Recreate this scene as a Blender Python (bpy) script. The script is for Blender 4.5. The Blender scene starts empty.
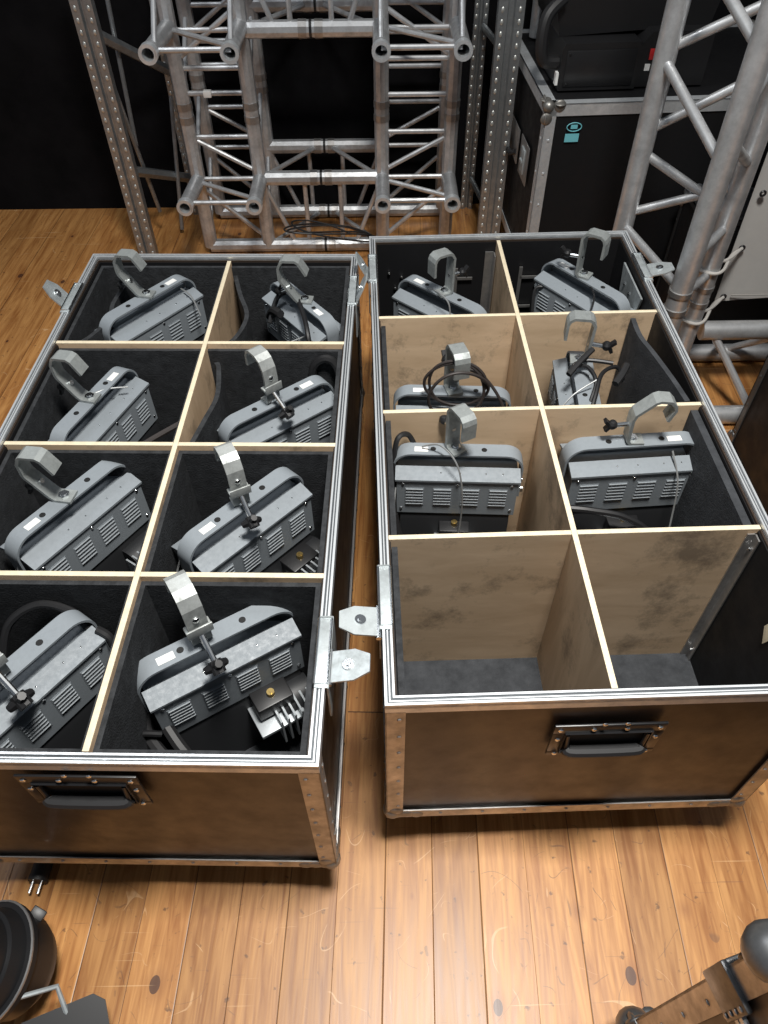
import bpy, bmesh, math, random
from mathutils import Vector, Matrix, noise
random.seed(7)
C = bpy.context.scene.collection
R = math.radians

# ------------------------------------------------------------------ camera
CAM_Z = 1.3902
PITCH = math.atan(842/739.5); ROLL = -math.atan2(8, 648)
fw = Vector((0, math.cos(PITCH), -math.sin(PITCH)))
rt = Vector((1, 0, 0)); up = rt.cross(fw)
cr, sr = math.cos(ROLL), math.sin(ROLL)
r2 = rt*cr + up*sr; u2 = -rt*sr + up*cr
cam_d = bpy.data.cameras.new('camera'); cam = bpy.data.objects.new('camera', cam_d); C.objects.link(cam)
cam.matrix_world = Matrix(((r2.x, u2.x, -fw.x, 0), (r2.y, u2.y, -fw.y, 0), (r2.z, u2.z, -fw.z, CAM_Z), (0, 0, 0, 1)))
cam_d.sensor_fit = 'VERTICAL'; cam_d.sensor_height = 36; cam_d.sensor_width = 27
cam_d.lens = 739.5*36/1024; cam_d.clip_start = .02
bpy.context.scene.camera = cam

# ------------------------------------------------------------------ light
sc = bpy.context.scene
sc.view_settings.view_transform = 'Standard'; sc.view_settings.look = 'None'
sc.view_settings.gamma = 1; sc.view_settings.use_curve_mapping = False
sc.view_settings.exposure = 0.0
w = bpy.data.worlds.new('world'); sc.world = w; w.use_nodes = True
w.node_tree.nodes['Background'].inputs[0].default_value = (.75, .85, 1, 1)
w.node_tree.nodes['Background'].inputs[1].default_value = .14
def area(name, loc, size, power, color, rot=(0, 0, 0), spread=180):
    l = bpy.data.lights.new(name, 'AREA'); l.shape = 'RECTANGLE'; l.size, l.size_y = size
    l.energy = power; l.color = color; l.spread = R(spread)
    o = bpy.data.objects.new(name, l); C.objects.link(o); o.location = loc; o.rotation_euler = rot
area('ceiling_lamp', (.25, .40, 3.0), (.45, .45), 56, (1, .975, .93), spread=125)
area('ceiling_lamp', (-1.35, 1.55, 3.0), (.8, .8), 17, (.94, .97, 1))

# ------------------------------------------------------------------ materials
def mat(name, col, rough=.5, metal=0, nscale=0, namt=0, bump=0, bscale=200, spec=.5, emit=None, coat=0):
    m = bpy.data.materials.new(name); m.use_nodes = True; nt = m.node_tree; b = nt.nodes['Principled BSDF']
    b.inputs['Base Color'].default_value = (*col, 1); b.inputs['Roughness'].default_value = rough
    b.inputs['Metallic'].default_value = metal; b.inputs['Specular IOR Level'].default_value = spec
    b.inputs['Coat Weight'].default_value = coat
    tc = nt.nodes.new('ShaderNodeTexCoord')
    if nscale:
        n = nt.nodes.new('ShaderNodeTexNoise'); n.inputs['Scale'].default_value = nscale; n.inputs['Detail'].default_value = 6
        n.inputs['Roughness'].default_value = .65
        nt.links.new(tc.outputs['Object'], n.inputs['Vector'])
        mr = nt.nodes.new('ShaderNodeMapRange'); nt.links.new(n.outputs['Fac'], mr.inputs[0])
        mr.inputs[1].default_value = .3; mr.inputs[2].default_value = .7
        mr.inputs[3].default_value = 1-namt; mr.inputs[4].default_value = 1+namt
        mx = nt.nodes.new('ShaderNodeVectorMath'); mx.operation = 'SCALE'; mx.inputs[0].default_value = col
        nt.links.new(mr.outputs[0], mx.inputs['Scale']); nt.links.new(mx.outputs[0], b.inputs['Base Color'])
        m2 = nt.nodes.new('ShaderNodeMapRange'); nt.links.new(n.outputs['Fac'], m2.inputs[0])
        m2.inputs[1].default_value = .3; m2.inputs[2].default_value = .7
        m2.inputs[3].default_value = min(1, rough*1.25); m2.inputs[4].default_value = rough*.75
        nt.links.new(m2.outputs[0], b.inputs['Roughness'])
    if bump:
        n2 = nt.nodes.new('ShaderNodeTexNoise'); n2.inputs['Scale'].default_value = bscale; n2.inputs['Detail'].default_value = 3
        nt.links.new(tc.outputs['Object'], n2.inputs['Vector'])
        bp = nt.nodes.new('ShaderNodeBump'); bp.inputs['Strength'].default_value = bump; bp.inputs['Distance'].default_value = .002
        nt.links.new(n2.outputs['Fac'], bp.inputs['Height']); nt.links.new(bp.outputs[0], b.inputs['Normal'])
    return m

def mat_wood(name, c1, c2, axis, stretch=14, rough=.6, scale=9, dirt=0, dirtcol=(.05, .04, .035)):
    m = bpy.data.materials.new(name); m.use_nodes = True; nt = m.node_tree; b = nt.nodes['Principled BSDF']
    L = nt.links.new
    tc = nt.nodes.new('ShaderNodeTexCoord'); mp = nt.nodes.new('ShaderNodeMapping'); L(tc.outputs['Object'], mp.inputs[0])
    s = [stretch]*3; s[axis] = 1; mp.inputs['Scale'].default_value = s
    n = nt.nodes.new('ShaderNodeTexNoise'); n.inputs['Scale'].default_value = scale; n.inputs['Detail'].default_value = 8
    n.inputs['Roughness'].default_value = .6; n.inputs['Distortion'].default_value = .4; L(mp.outputs[0], n.inputs['Vector'])
    cr_ = nt.nodes.new('ShaderNodeValToRGB'); cr_.color_ramp.elements[0].position = .35; cr_.color_ramp.elements[1].position = .68
    cr_.color_ramp.elements[0].color = (*c2, 1); cr_.color_ramp.elements[1].color = (*c1, 1); L(n.outputs['Fac'], cr_.inputs[0])
    out = cr_.outputs[0]
    if dirt:
        n3 = nt.nodes.new('ShaderNodeTexNoise'); n3.inputs['Scale'].default_value = 7; n3.inputs['Detail'].default_value = 7
        n3.inputs['Roughness'].default_value = .75
        L(tc.outputs['Object'], n3.inputs['Vector'])
        mr = nt.nodes.new('ShaderNodeMapRange'); mr.inputs[1].default_value = .52; mr.inputs[2].default_value = .66
        mr.inputs[3].default_value = 0; mr.inputs[4].default_value = dirt; L(n3.outputs['Fac'], mr.inputs[0])
        mx = nt.nodes.new('ShaderNodeMix'); mx.data_type = 'RGBA'; L(mr.outputs[0], mx.inputs['Factor'])
        L(out, mx.inputs['A']); mx.inputs['B'].default_value = (*dirtcol, 1); out = mx.outputs['Result']
    L(out, b.inputs['Base Color']); b.inputs['Roughness'].default_value = rough
    bp = nt.nodes.new('ShaderNodeBump'); bp.inputs['Strength'].default_value = .25; bp.inputs['Distance'].default_value = .001
    L(n.outputs['Fac'], bp.inputs['Height']); L(bp.outputs[0], b.inputs['Normal'])
    return m

def mat_floor():
    m = bpy.data.materials.new('pine_floor'); m.use_nodes = True; nt = m.node_tree; b = nt.nodes['Principled BSDF']
    L = nt.links.new
    def M(op, a, b_=None, c_=None):
        n = nt.nodes.new('ShaderNodeMath'); n.operation = op
        for i, v in enumerate((a, b_, c_)):
            if v is None: continue
            if isinstance(v, (int, float)): n.inputs[i].default_value = v
            else: L(v, n.inputs[i])
        return n.outputs[0]
    tc = nt.nodes.new('ShaderNodeTexCoord'); mp = nt.nodes.new('ShaderNodeMapping'); L(tc.outputs['Object'], mp.inputs[0])
    mp.inputs['Rotation'].default_value = (0, 0, R(1.9))
    sx = nt.nodes.new('ShaderNodeSeparateXYZ'); L(mp.outputs[0], sx.inputs[0])
    x, y = sx.outputs[0], sx.outputs[1]
    u = M('DIVIDE', M('ADD', x, 4.1+.262+.0113+.0015), .0822*1)
    idx = M('FLOOR', u); fr = M('FRACT', u)
    wn = nt.nodes.new('ShaderNodeTexWhiteNoise'); wn.noise_dimensions = '1D'; L(idx, wn.inputs['W'])
    # board length joints
    v = M('DIVIDE', M('ADD', y, M('MULTIPLY', wn.outputs['Value'], 7.0)), 2.3)
    vi = M('FLOOR', v); vf = M('FRACT', v)
    cmb = nt.nodes.new('ShaderNodeCombineXYZ'); L(idx, cmb.inputs[0]); L(vi, cmb.inputs[1])
    wn2 = nt.nodes.new('ShaderNodeTexWhiteNoise'); wn2.noise_dimensions = '2D'; L(cmb.outputs[0], wn2.inputs['Vector'])
    # distance to the nearest long seam
    d = M('MULTIPLY', M('MINIMUM', fr, M('SUBTRACT', 1, fr)), .0822)
    near = M('FLOOR', M('ADD', u, .5))
    wn3 = nt.nodes.new('ShaderNodeTexWhiteNoise'); wn3.noise_dimensions = '1D'; L(near, wn3.inputs['W'])
    par = M('MODULO', near, 2)
    wid = M('ADD', M('MULTIPLY', par, .0009), M('MULTIPLY', wn3.outputs['Value'], .0009))
    seam = M('SUBTRACT', 1, M('SMOOTH_MIN', 1, M('DIVIDE', d, M('ADD', wid, .0003)), .1))
    seam = M('MAXIMUM', seam, 0)
    dj = M('MULTIPLY', M('MINIMUM', vf, M('SUBTRACT', 1, vf)), 2.3)
    joint = M('LESS_THAN', dj, .0012)
    seam = M('MAXIMUM', seam, joint)
    # grain, shifted per board
    off = nt.nodes.new('ShaderNodeCombineXYZ'); L(M('MULTIPLY', wn2.outputs['Value'], 37.0), off.inputs[2]); L(M('MULTIPLY', wn2.outputs['Value'], 11.0), off.inputs[1])
    va = nt.nodes.new('ShaderNodeVectorMath'); va.operation = 'ADD'; L(mp.outputs[0], va.inputs[0]); L(off.outputs[0], va.inputs[1])
    vm = nt.nodes.new('ShaderNodeVectorMath'); vm.operation = 'MULTIPLY'; L(va.outputs[0], vm.inputs[0]); vm.inputs[1].default_value = (22, 1.6, 1)
    g = nt.nodes.new('ShaderNodeTexNoise'); g.inputs['Scale'].default_value = 3; g.inputs['Detail'].default_value = 9; g.inputs['Roughness'].default_value = .6
    g.inputs['Distortion'].default_value = .6; L(vm.outputs[0], g.inputs['Vector'])
    vm2 = nt.nodes.new('ShaderNodeVectorMath'); vm2.operation = 'MULTIPLY'; L(va.outputs[0], vm2.inputs[0]); vm2.inputs[1].default_value = (11, .8, 1)
    wv = nt.nodes.new('ShaderNodeTexNoise'); wv.inputs['Scale'].default_value = 1.7; wv.inputs['Detail'].default_value = 2; L(vm2.outputs[0], wv.inputs['Vector'])
    rings = M('SINE', M('MULTIPLY', wv.outputs['Fac'], 95))
    gr = M('ADD', g.outputs['Fac'], M('MULTIPLY', rings, .045))
    ramp = nt.nodes.new('ShaderNodeValToRGB'); L(gr, ramp.inputs[0])
    e = ramp.color_ramp.elements; e[0].position = .32; e[0].color = (.33, .130, .036, 1); e[1].position = .66; e[1].color = (.59, .29, .095, 1)
    tint = M('ADD', .82, M('MULTIPLY', wn2.outputs['Value'], .32))
    sc_ = nt.nodes.new('ShaderNodeVectorMath'); sc_.operation = 'SCALE'; L(ramp.outputs[0], sc_.inputs[0]); L(tint, sc_.inputs['Scale'])
    col = sc_.outputs[0]
    def mix(fac, A, B):
        mx = nt.nodes.new('ShaderNodeMix'); mx.data_type = 'RGBA'; L(fac, mx.inputs['Factor']); L(A, mx.inputs['A'])
        if isinstance(B, tuple): mx.inputs['B'].default_value = (*B, 1)
        else: L(B, mx.inputs['B'])
        return mx.outputs['Result']
    # knots
    vo = nt.nodes.new('ShaderNodeTexVoronoi'); vo.inputs['Scale'].default_value = 4.2; vo.voronoi_dimensions = '2D'
    vm3 = nt.nodes.new('ShaderNodeVectorMath'); vm3.operation = 'MULTIPLY'; L(mp.outputs[0], vm3.inputs[0]); vm3.inputs[1].default_value = (1.25, .8, 1)
    L(vm3.outputs[0], vo.inputs['Vector'])
    sv = nt.nodes.new('ShaderNodeSeparateColor'); L(vo.outputs['Color'], sv.inputs[0])
    kr = M('MULTIPLY', sv.outputs[0], .045)
    halo = M('MULTIPLY', M('SUBTRACT', 1, M('DIVIDE', vo.outputs['Distance'], M('ADD', M('MULTIPLY', kr, 2.4), .01))), .6)
    halo = M('MAXIMUM', halo, 0)
    col = mix(halo, col, (.25, .09, .03))
    knot = M('MULTIPLY', M('LESS_THAN', vo.outputs['Distance'], kr), M('GREATER_THAN', sv.outputs[1], .35))
    col = mix(M('MULTIPLY', knot, .85), col, (.07, .03, .02))
    # small dents and stains
    st = nt.nodes.new('ShaderNodeTexNoise'); st.inputs['Scale'].default_value = 55; st.inputs['Detail'].default_value = 4; L(mp.outputs[0], st.inputs['Vector'])
    s1 = nt.nodes.new('ShaderNodeMapRange'); L(st.outputs['Fac'], s1.inputs[0]); s1.inputs[1].default_value = .66; s1.inputs[2].default_value = .72; s1.inputs[4].default_value = .7
    col = mix(s1.outputs[0], col, (.09, .045, .025))
    # pale scratches running across
    def scratch(rot, thr, sc1, seed):
        m3 = nt.nodes.new('ShaderNodeMapping'); L(tc.outputs['Object'], m3.inputs[0]); m3.inputs['Rotation'].default_value = (0, 0, R(rot))
        m3.inputs['Location'].default_value = (seed, seed*1.7, 0); m3.inputs['Scale'].default_value = (sc1, sc1*40, 1)
        nn = nt.nodes.new('ShaderNodeTexNoise'); nn.inputs['Scale'].default_value = 1; nn.inputs['Detail'].default_value = 1.5; nn.inputs['Distortion'].default_value = .3
        L(m3.outputs[0], nn.inputs['Vector'])
        r = nt.nodes.new('ShaderNodeMapRange'); L(nn.outputs['Fac'], r.inputs[0]); r.inputs[1].default_value = thr; r.inputs[2].default_value = thr+.03
        r.inputs[4].default_value = .45
        return r.outputs[0]
    col = mix(M('MAXIMUM', scratch(24, .73, 3.2, 3), scratch(-38, .73, 3.5, 8)), col, (.80, .52, .27))
    col = mix(scratch(60, .72, 6, 5), col, (.22, .10, .05))
    def curve(scale, seed, w_, ms, thr, amt):
        m4 = nt.nodes.new('ShaderNodeMapping'); L(tc.outputs['Object'], m4.inputs[0]); m4.inputs['Location'].default_value = (seed, seed*.7, 0)
        n4 = nt.nodes.new('ShaderNodeTexNoise'); n4.inputs['Scale'].default_value = scale; n4.inputs['Detail'].default_value = 1; n4.inputs['Distortion'].default_value = .8
        L(m4.outputs[0], n4.inputs['Vector'])
        line = M('LESS_THAN', M('ABSOLUTE', M('SUBTRACT', n4.outputs['Fac'], .5)), w_)
        n5 = nt.nodes.new('ShaderNodeTexNoise'); n5.inputs['Scale'].default_value = ms; n5.inputs['Detail'].default_value = 3; L(m4.outputs[0], n5.inputs['Vector'])
        mk = nt.nodes.new('ShaderNodeMapRange'); L(n5.outputs['Fac'], mk.inputs[0]); mk.inputs[1].default_value = thr; mk.inputs[2].default_value = thr+.06; mk.inputs[4].default_value = amt
        return M('MULTIPLY', line, mk.outputs[0])
    col = mix(curve(5, 2.1, .0014, 14, .52, .4), col, (.82, .56, .32))
    col = mix(curve(8, 7.7, .0018, 20, .56, .4), col, (.80, .52, .28))
    col = mix(curve(11, 4.2, .0045, 24, .56, .55), col, (.16, .08, .04))
    col = mix(curve(4, 9.1, .0018, 12, .54, .5), col, (.14, .07, .04))
    col = mix(M('MULTIPLY', seam, .88), col, (.045, .02, .012))
    L(col, b.inputs['Base Color'])
    rr = nt.nodes.new('ShaderNodeMapRange'); L(g.outputs['Fac'], rr.inputs[0]); rr.inputs[3].default_value = .30; rr.inputs[4].default_value = .5
    L(rr.outputs[0], b.inputs['Roughness'])
    bp = nt.nodes.new('ShaderNodeBump'); bp.inputs['Strength'].default_value = .5; bp.inputs['Distance'].default_value = .001
    L(M('SUBTRACT', M('MULTIPLY', g.outputs['Fac'], .4), seam), bp.inputs['Height']); L(bp.outputs[0], b.inputs['Normal'])
    return m

ALU = mat('aluminium_extrusion', (.74, .77, .79), .42, .62, 40, .18)
ALU_DULL = mat('worn_aluminium_angle', (.44, .43, .42), .42, .85, 30, .3)
TRUSS = mat('truss_aluminium', (.56, .57, .58), .42, .65, 25, .28)
ZINC = mat('zinc_plate', (.46, .50, .51), .48, .55, 60, .3)
STEEL = mat('bright_steel', (.75, .77, .78), .22, 1)
CLAMP = mat('galvanised_clamp', (.36, .385, .38), .52, .5, 60, .25)
CLAMPZ = mat('zinc_clamp', (.42, .44, .43), .52, .45, 50, .3)
PAINT = mat('grey_hammered_paint', (.235, .262, .285), .55, 0, 150, .05, .08, 500, spec=.4)
LOUVRE = mat('worn_louvre_edge', (.42, .45, .47), .4, .4)
BLACKP = mat('black_plastic', (.012, .012, .013), .42)
RUBBER = mat('black_rubber', (.014, .014, .015), .55)
BLACKM = mat('black_painted_metal', (.013, .013, .014), .35)
HOUSE = mat('lower_housing_black', (.02, .021, .023), .5)
FOAM = mat('black_foam', (.034, .036, .039), .95, 0, 60, .35, .8, 300, spec=.2)
FOAMG = mat('grey_foam', (.042, .045, .05), .92, 0, 30, .3, .6, 300, spec=.25)
LAM = mat('dark_brown_laminate', (.042, .029, .021), .36, 0, 20, .12, spec=.42)
LAMB = mat('black_laminate', (.010, .010, .011), .55, 0, 20, .2, spec=.25)
PLYX = mat_wood('plywood_face', (.76, .565, .375), (.60, .43, .27), 0, 4, .7, 5, .6)
PLYY = mat_wood('plywood_face_long', (.70, .51, .33), (.52, .365, .225), 2, 4, .7, 5, .55)
EDGE = mat('plywood_edge', (.74, .64, .46), .75, 0, 90, .12)
WHITE = mat('white_label', (.80, .80, .78), .6)
BRASS = mat('brass', (.75, .55, .22), .3, 1)
WIRE = mat('steel_safety_wire', (.42, .43, .43), .4, .6)
CABLE = mat('black_cable', (.012, .012, .013), .45)
CABLEB = mat('brown_black_cable', (.035, .028, .026), .5)
CLOTH = mat('grey_white_canvas', (.50, .49, .47), .85, 0, 15, .05)
DRAPE = mat('black_molton', (.006, .006, .007), 1, 0, 8, .3, spec=.1)
RED = mat('red_switch', (.45, .02, .02), .4)
CYAN = mat('cyan_sticker', (.18, .55, .62), .5)
GLASS = mat('dark_lens', (.03, .035, .045), .12, .2, spec=.8)
BALL = mat('steel_ball_corner', (.20, .205, .21), .38, .8, 30, .3)
LEATHER = mat('tarnished_corner_brace', (.28, .27, .25), .42, .7, 25, .35)
FLOORM = mat_floor()

mat_recess = mat('black_recess', (.004, .004, .004), .6)
mat_groove = mat('dark_groove', (.10, .11, .12), .5, .6)

# ------------------------------------------------------------------ mesh tools
def link(name, me, parent=None):
    o = bpy.data.objects.new(name, me); C.objects.link(o)
    if parent: o.parent = parent
    return o
class MB:
    def __init__(s): s.v = []; s.f = []
    def add(s, vs, fs):
        b = len(s.v); s.v += [tuple(v) for v in vs]; s.f += [tuple(i+b for i in f) for f in fs]; return s
    def box(s, a, b, rot=None, c=None, bev=0):
        x0, y0, z0 = a; x1, y1, z1 = b
        if bev:
            bm = bmesh.new(); bmesh.ops.create_cube(bm, size=1)
            for v in bm.verts: v.co = Vector((x0+(v.co.x+.5)*(x1-x0), y0+(v.co.y+.5)*(y1-y0), z0+(v.co.z+.5)*(z1-z0)))
            bmesh.ops.bevel(bm, geom=bm.edges[:], offset=bev, segments=2, profile=.5, affect='EDGES')
            vs = [v.co.copy() for v in bm.verts]; fs = [[v.index for v in f.verts] for f in bm.faces]; bm.free()
        else:
            vs = [Vector(p) for p in ((x0,y0,z0),(x1,y0,z0),(x1,y1,z0),(x0,y1,z0),(x0,y0,z1),(x1,y0,z1),(x1,y1,z1),(x0,y1,z1))]
            fs = [(0,3,2,1),(4,5,6,7),(0,1,5,4),(1,2,6,5),(2,3,7,6),(3,0,4,7)]
        if rot is not None:
            c = Vector(c) if c else Vector(((x0+x1)/2, (y0+y1)/2, (z0+z1)/2)); vs = [rot @ (v-c) + c for v in vs]
        return s.add(vs, fs)
    def tube(s, pts, r, n=10, closed=False, cap=True):
        pts = [Vector(p) for p in pts]; N = len(pts); vs = []; rs = r if isinstance(r, (list, tuple)) else [r]*N
        t0 = (pts[1]-pts[0]).normalized(); nrm = t0.orthogonal().normalized(); prev = t0
        for i, p in enumerate(pts):
            if closed: t = (pts[(i+1) % N]-pts[i-1]).normalized()
            elif i == 0: t = t0
            elif i == N-1: t = (pts[-1]-pts[-2]).normalized()
            else: t = ((pts[i+1]-p).normalized()+(p-pts[i-1]).normalized()).normalized()
            q = prev.rotation_difference(t); nrm = (q @ nrm); nrm = (nrm - t*nrm.dot(t)).normalized(); prev = t
            bn = t.cross(nrm)
            for k in range(n):
                a = 2*math.pi*k/n; vs.append(p+(nrm*math.cos(a)+bn*math.sin(a))*rs[i])
        fs = []
        for i in range(N if closed else N-1):
            j = (i+1) % N
            for k in range(n):
                k2 = (k+1) % n; fs.append((i*n+k, i*n+k2, j*n+k2, j*n+k))
        if cap and not closed: fs.append(tuple(range(n-1, -1, -1))); fs.append(tuple((N-1)*n+k for k in range(n)))
        return s.add(vs, fs)
    def pipe(s, a, b, r, ri, n=18):     # open-ended tube with wall thickness
        a, b = Vector(a), Vector(b); t = (b-a).normalized(); u = t.orthogonal().normalized(); w_ = t.cross(u); vs = []
        for p, rad in ((a, ri), (a, r), (b, r), (b, ri)):
            for k in range(n):
                q = 2*math.pi*k/n; vs.append(p+(u*math.cos(q)+w_*math.sin(q))*rad)
        fs = []
        for i in range(4):
            j = (i+1) % 4
            for k in range(n):
                k2 = (k+1) % n; fs.append((i*n+k, i*n+k2, j*n+k2, j*n+k))
        return s.add(vs, fs)
    def ball(s, c, r, n=10, m=6, sc=(1, 1, 1)):
        c = Vector(c); vs = [c+Vector((0, 0, r*sc[2]))]
        for i in range(1, m):
            a = math.pi*i/m
            for k in range(n):
                b = 2*math.pi*k/n; vs.append(c+Vector((r*math.sin(a)*math.cos(b)*sc[0], r*math.sin(a)*math.sin(b)*sc[1], r*math.cos(a)*sc[2])))
        vs.append(c-Vector((0, 0, r*sc[2]))); fs = []
        for k in range(n): fs.append((0, 1+k, 1+(k+1) % n)); fs.append((len(vs)-1, 1+(m-2)*n+(k+1) % n, 1+(m-2)*n+k))
        for i in range(m-2):
            for k in range(n): fs.append((1+i*n+k, 1+(i+1)*n+k, 1+(i+1)*n+(k+1) % n, 1+i*n+(k+1) % n))
        return s.add(vs, fs)
    def prism(s, poly, d0, d1, plane='xz', M=None):   # polygon extruded along the third axis
        n = len(poly); vs = []
        for d in (d0, d1):
            for a, b in poly:
                vs.append(Vector((a, d, b)) if plane == 'xz' else Vector((d, a, b)) if plane == 'yz' else Vector((a, b, d)))
        if M is not None: vs = [M @ v for v in vs]
        return s.add(vs, [tuple(range(n-1, -1, -1)), tuple(range(n, 2*n))]+[(i, (i+1) % n, n+(i+1) % n, n+i) for i in range(n)])
    def strip(s, prof, width, th, M=None):            # flat bar bent in the x-z plane, width along y
        P2 = [Vector((a, b)) for a, b in prof]; n = len(P2); A = []; B = []
        for i, p in enumerate(P2):
            d1 = (P2[i]-P2[i-1]).normalized() if i else (P2[1]-P2[0]).normalized()
            d2 = (P2[i+1]-P2[i]).normalized() if i < n-1 else d1
            t = (d1+d2).normalized(); nn = Vector((-t.y, t.x)); k = 1/max(.5, nn.dot(Vector((-d1.y, d1.x))))
            A.append(p+nn*th/2*k); B.append(p-nn*th/2*k)
        vs = []
        for y in (-width/2, width/2):
            vs += [Vector((q.x, y, q.y)) for q in A]+[Vector((q.x, y, q.y)) for q in B]
        if M is not None: vs = [M @ v for v in vs]
        fs = []
        for i in range(n-1):
            fs += [(i, i+1, 2*n+i+1, 2*n+i), (n+i+1, n+i, 3*n+i, 3*n+i+1), (i+1, i, n+i, n+i+1), (2*n+i, 2*n+i+1, 3*n+i+1, 3*n+i)]
        fs += [(0, 2*n, 3*n, n), (n-1, 2*n-1, 4*n-1, 3*n-1)]
        return s.add(vs, fs)
    def mesh(s, name, m, ang=.6):
        me = bpy.data.meshes.new(name); me.from_pydata(s.v, [], s.f); me.materials.append(m)
        bm = bmesh.new(); bm.from_mesh(me); bmesh.ops.recalc_face_normals(bm, faces=bm.faces[:]); bm.to_mesh(me); bm.free()
        for p in me.polygons: p.use_smooth = True
        me.set_sharp_from_angle(angle=ang); me.update(); return me
    def build(s, name, m, parent=None, ang=.6): return link(name, s.mesh(name, m, ang), parent)
def smooth(pts, n=8, closed=False):
    pts = [Vector(p) for p in pts]; N = len(pts); out = []
    for i in range(N if closed else N-1):
        if closed: a, b, c, d = pts[i-1], pts[i], pts[(i+1) % N], pts[(i+2) % N]
        else: a, b, c, d = pts[max(i-1, 0)], pts[i], pts[i+1], pts[min(i+2, N-1)]
        for k in range(n):
            t = k/n; out.append(.5*((2*b)+(c-a)*t+(2*a-5*b+4*c-d)*t*t+(3*b-a-3*c+d)*t**3))
    if not closed: out.append(pts[-1])
    return out
def empty(name, loc, rz=0, label=None, cat=None, group=None, parent=None):
    o = bpy.data.objects.new(name, None); C.objects.link(o); o.location = loc; o.rotation_euler = (0, 0, rz); o.empty_display_size = .05
    if parent: o.parent = parent
    tag(o, label, cat, group); return o
def tag(o, label=None, cat=None, group=None, kind=None):
    if label: o['label'] = label
    if cat: o['category'] = cat
    if group: o['group'] = group
    if kind: o['kind'] = kind
    return o

# ------------------------------------------------------------------ setting
tag(MB().box((-3.2, -1.6, -.05), (3.2, 2.83, 0)).build('floor', FLOORM), kind='structure')
tag(MB().box((-3.2, 2.83, -.05), (3.2, 2.88, 2.9)).build('wall_back', DRAPE), kind='structure')

# ------------------------------------------------------------------ flight cases
CW, CL, ZB, ZR = .600, 1.178, .120, .520
def ring(mb, x0, y0, x1, y1, w_, z0, z1):
    o = [(x0, y0), (x1, y0), (x1, y1), (x0, y1)]; i = [(x0+w_, y0+w_), (x1-w_, y0+w_), (x1-w_, y1-w_), (x0+w_, y1-w_)]
    vs = [(*p, z0) for p in o]+[(*p, z0) for p in i]+[(*p, z1) for p in o]+[(*p, z1) for p in i]; fs = []
    for k in range(4):
        j = (k+1) % 4; fs += [(k, j, 4+j, 4+k), (8+k, 12+k, 12+j, 8+j), (k, 8+k, 8+j, j), (4+k, 4+j, 12+j, 12+k)]
    mb.add(vs, fs)
UNIT = {}
def studs(par, name, pts, r, m, sc=(1, 1, 1)):
    key = (name, r, m.name, sc)
    if key not in UNIT: UNIT[key] = MB().ball((0, 0, 0), r, 8, 4, sc).mesh(name, m)
    for p in pts:
        o = link(name, UNIT[key], par); o.location = p
XF, YF = (.45, 1, 1), (1, .45, 1)
def rivet(mb, c, n, r=.0045):
    sc = [1, 1, 1]; sc[n] = .45; mb.ball(c, r, 8, 4, sc)
def handle(par, x, z):
    e = empty('handle', (x, -.001, z), parent=par); e.scale = (.90, 1, .86)
    m = MB()
    m.box((-.085, -.004, .026), (.085, .0, .052), bev=.0015); m.box((-.085, -.004, -.052), (.085, 0, -.038), bev=.0015)
    m.box((-.085, -.004, -.039), (-.064, 0, .027), bev=.0015); m.box((.064, -.004, -.039), (.085, 0, .027), bev=.0015)
    m.build('handle_plate', BLACKM, e)
    q = MB(); q.tube([(-.066, -.005, .029), (.066, -.005, .029), (.066, -.005, -.040), (-.066, -.005, -.040)], .0022, 6, closed=True); q.build('recess_lip', BLACKM, e)
    MB().box((-.064, -.0005, -.038), (.064, .002, .026)).build('recess', mat_recess, e)
    g = MB(); g.tube(smooth([(-.058, -.006, -.022), (-.045, -.010, -.024), (.045, -.010, -.024), (.058, -.006, -.022)], 4), .010, 10); g.build('grip', RUBBER, e)
    for s_ in (-1, 1): MB().tube([(s_*.061, -.004, .022), (s_*.058, -.007, -.022)], .0035, 8).build('grip_bracket', BLACKM, e)
    studs(e, 'rivet', [(rx, -.005, rz) for rx, rz in ((-.075, .040), (-.025, .040), (.025, .040), (.075, .040), (-.075, .008), (.075, .008), (-.072, -.045), (.072, -.045), (-.012, .058), (.022, .058))], .0044, STEEL, YF)
def latch(par, x, y, side, flap=True, ang=0, fy=-.01):
    # butterfly latch dish cut in the rim, with the hinged strike flap folded outward (side = +1 right, -1 left)
    e = empty('latch', (x, y, ZR), parent=par)
    m = MB(); m.box((-.004, -.055, .001), (.014*1, .055, .006), bev=.001) if side > 0 else m.box((-.014, -.055, .001), (.004, .055, .006), bev=.001)
    m.box((side*.0135-.001, -.055, -.075), (side*.0135+.0015, .055, .004)); m.build('dish', ZINC, e)
    g = MB(); g.tube([(side*-.004, -.05, .007), (side*.013, -.05, .007), (side*.013, .05, .007), (side*-.004, .05, .007)], .002, 6, closed=True); g.build('dish_rim', STEEL, e)
    if flap:
        f = empty('strike_flap', (side*.015, fy, -.002), parent=e)
        f.rotation_euler = (0, side*-R(ang), R(0))
        q = MB(); s_ = side
        poly = [(0, -.023), (s_*.034, -.023), (s_*.055, -.013), (s_*.055, .013), (s_*.034, .023), (0, .023)]
        if s_ < 0: poly = poly[::-1]
        q.prism(poly, 0, .003, 'xy'); q.build('flap_plate', ZINC, f)
        q = MB(); q.tube([(s_*.026, 0, .002), (s_*.026, 0, .006)], .008, 14); q.tube([(s_*.026, 0, .006), (s_*.026, 0, .008)], .0035, 10)
        q.build('turn_stud', STEEL, f)
        q = MB(); q.tube([(0, -.026, 0), (0, .026, 0)], .004, 8); q.build('hinge_pin', STEEL, f)
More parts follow.
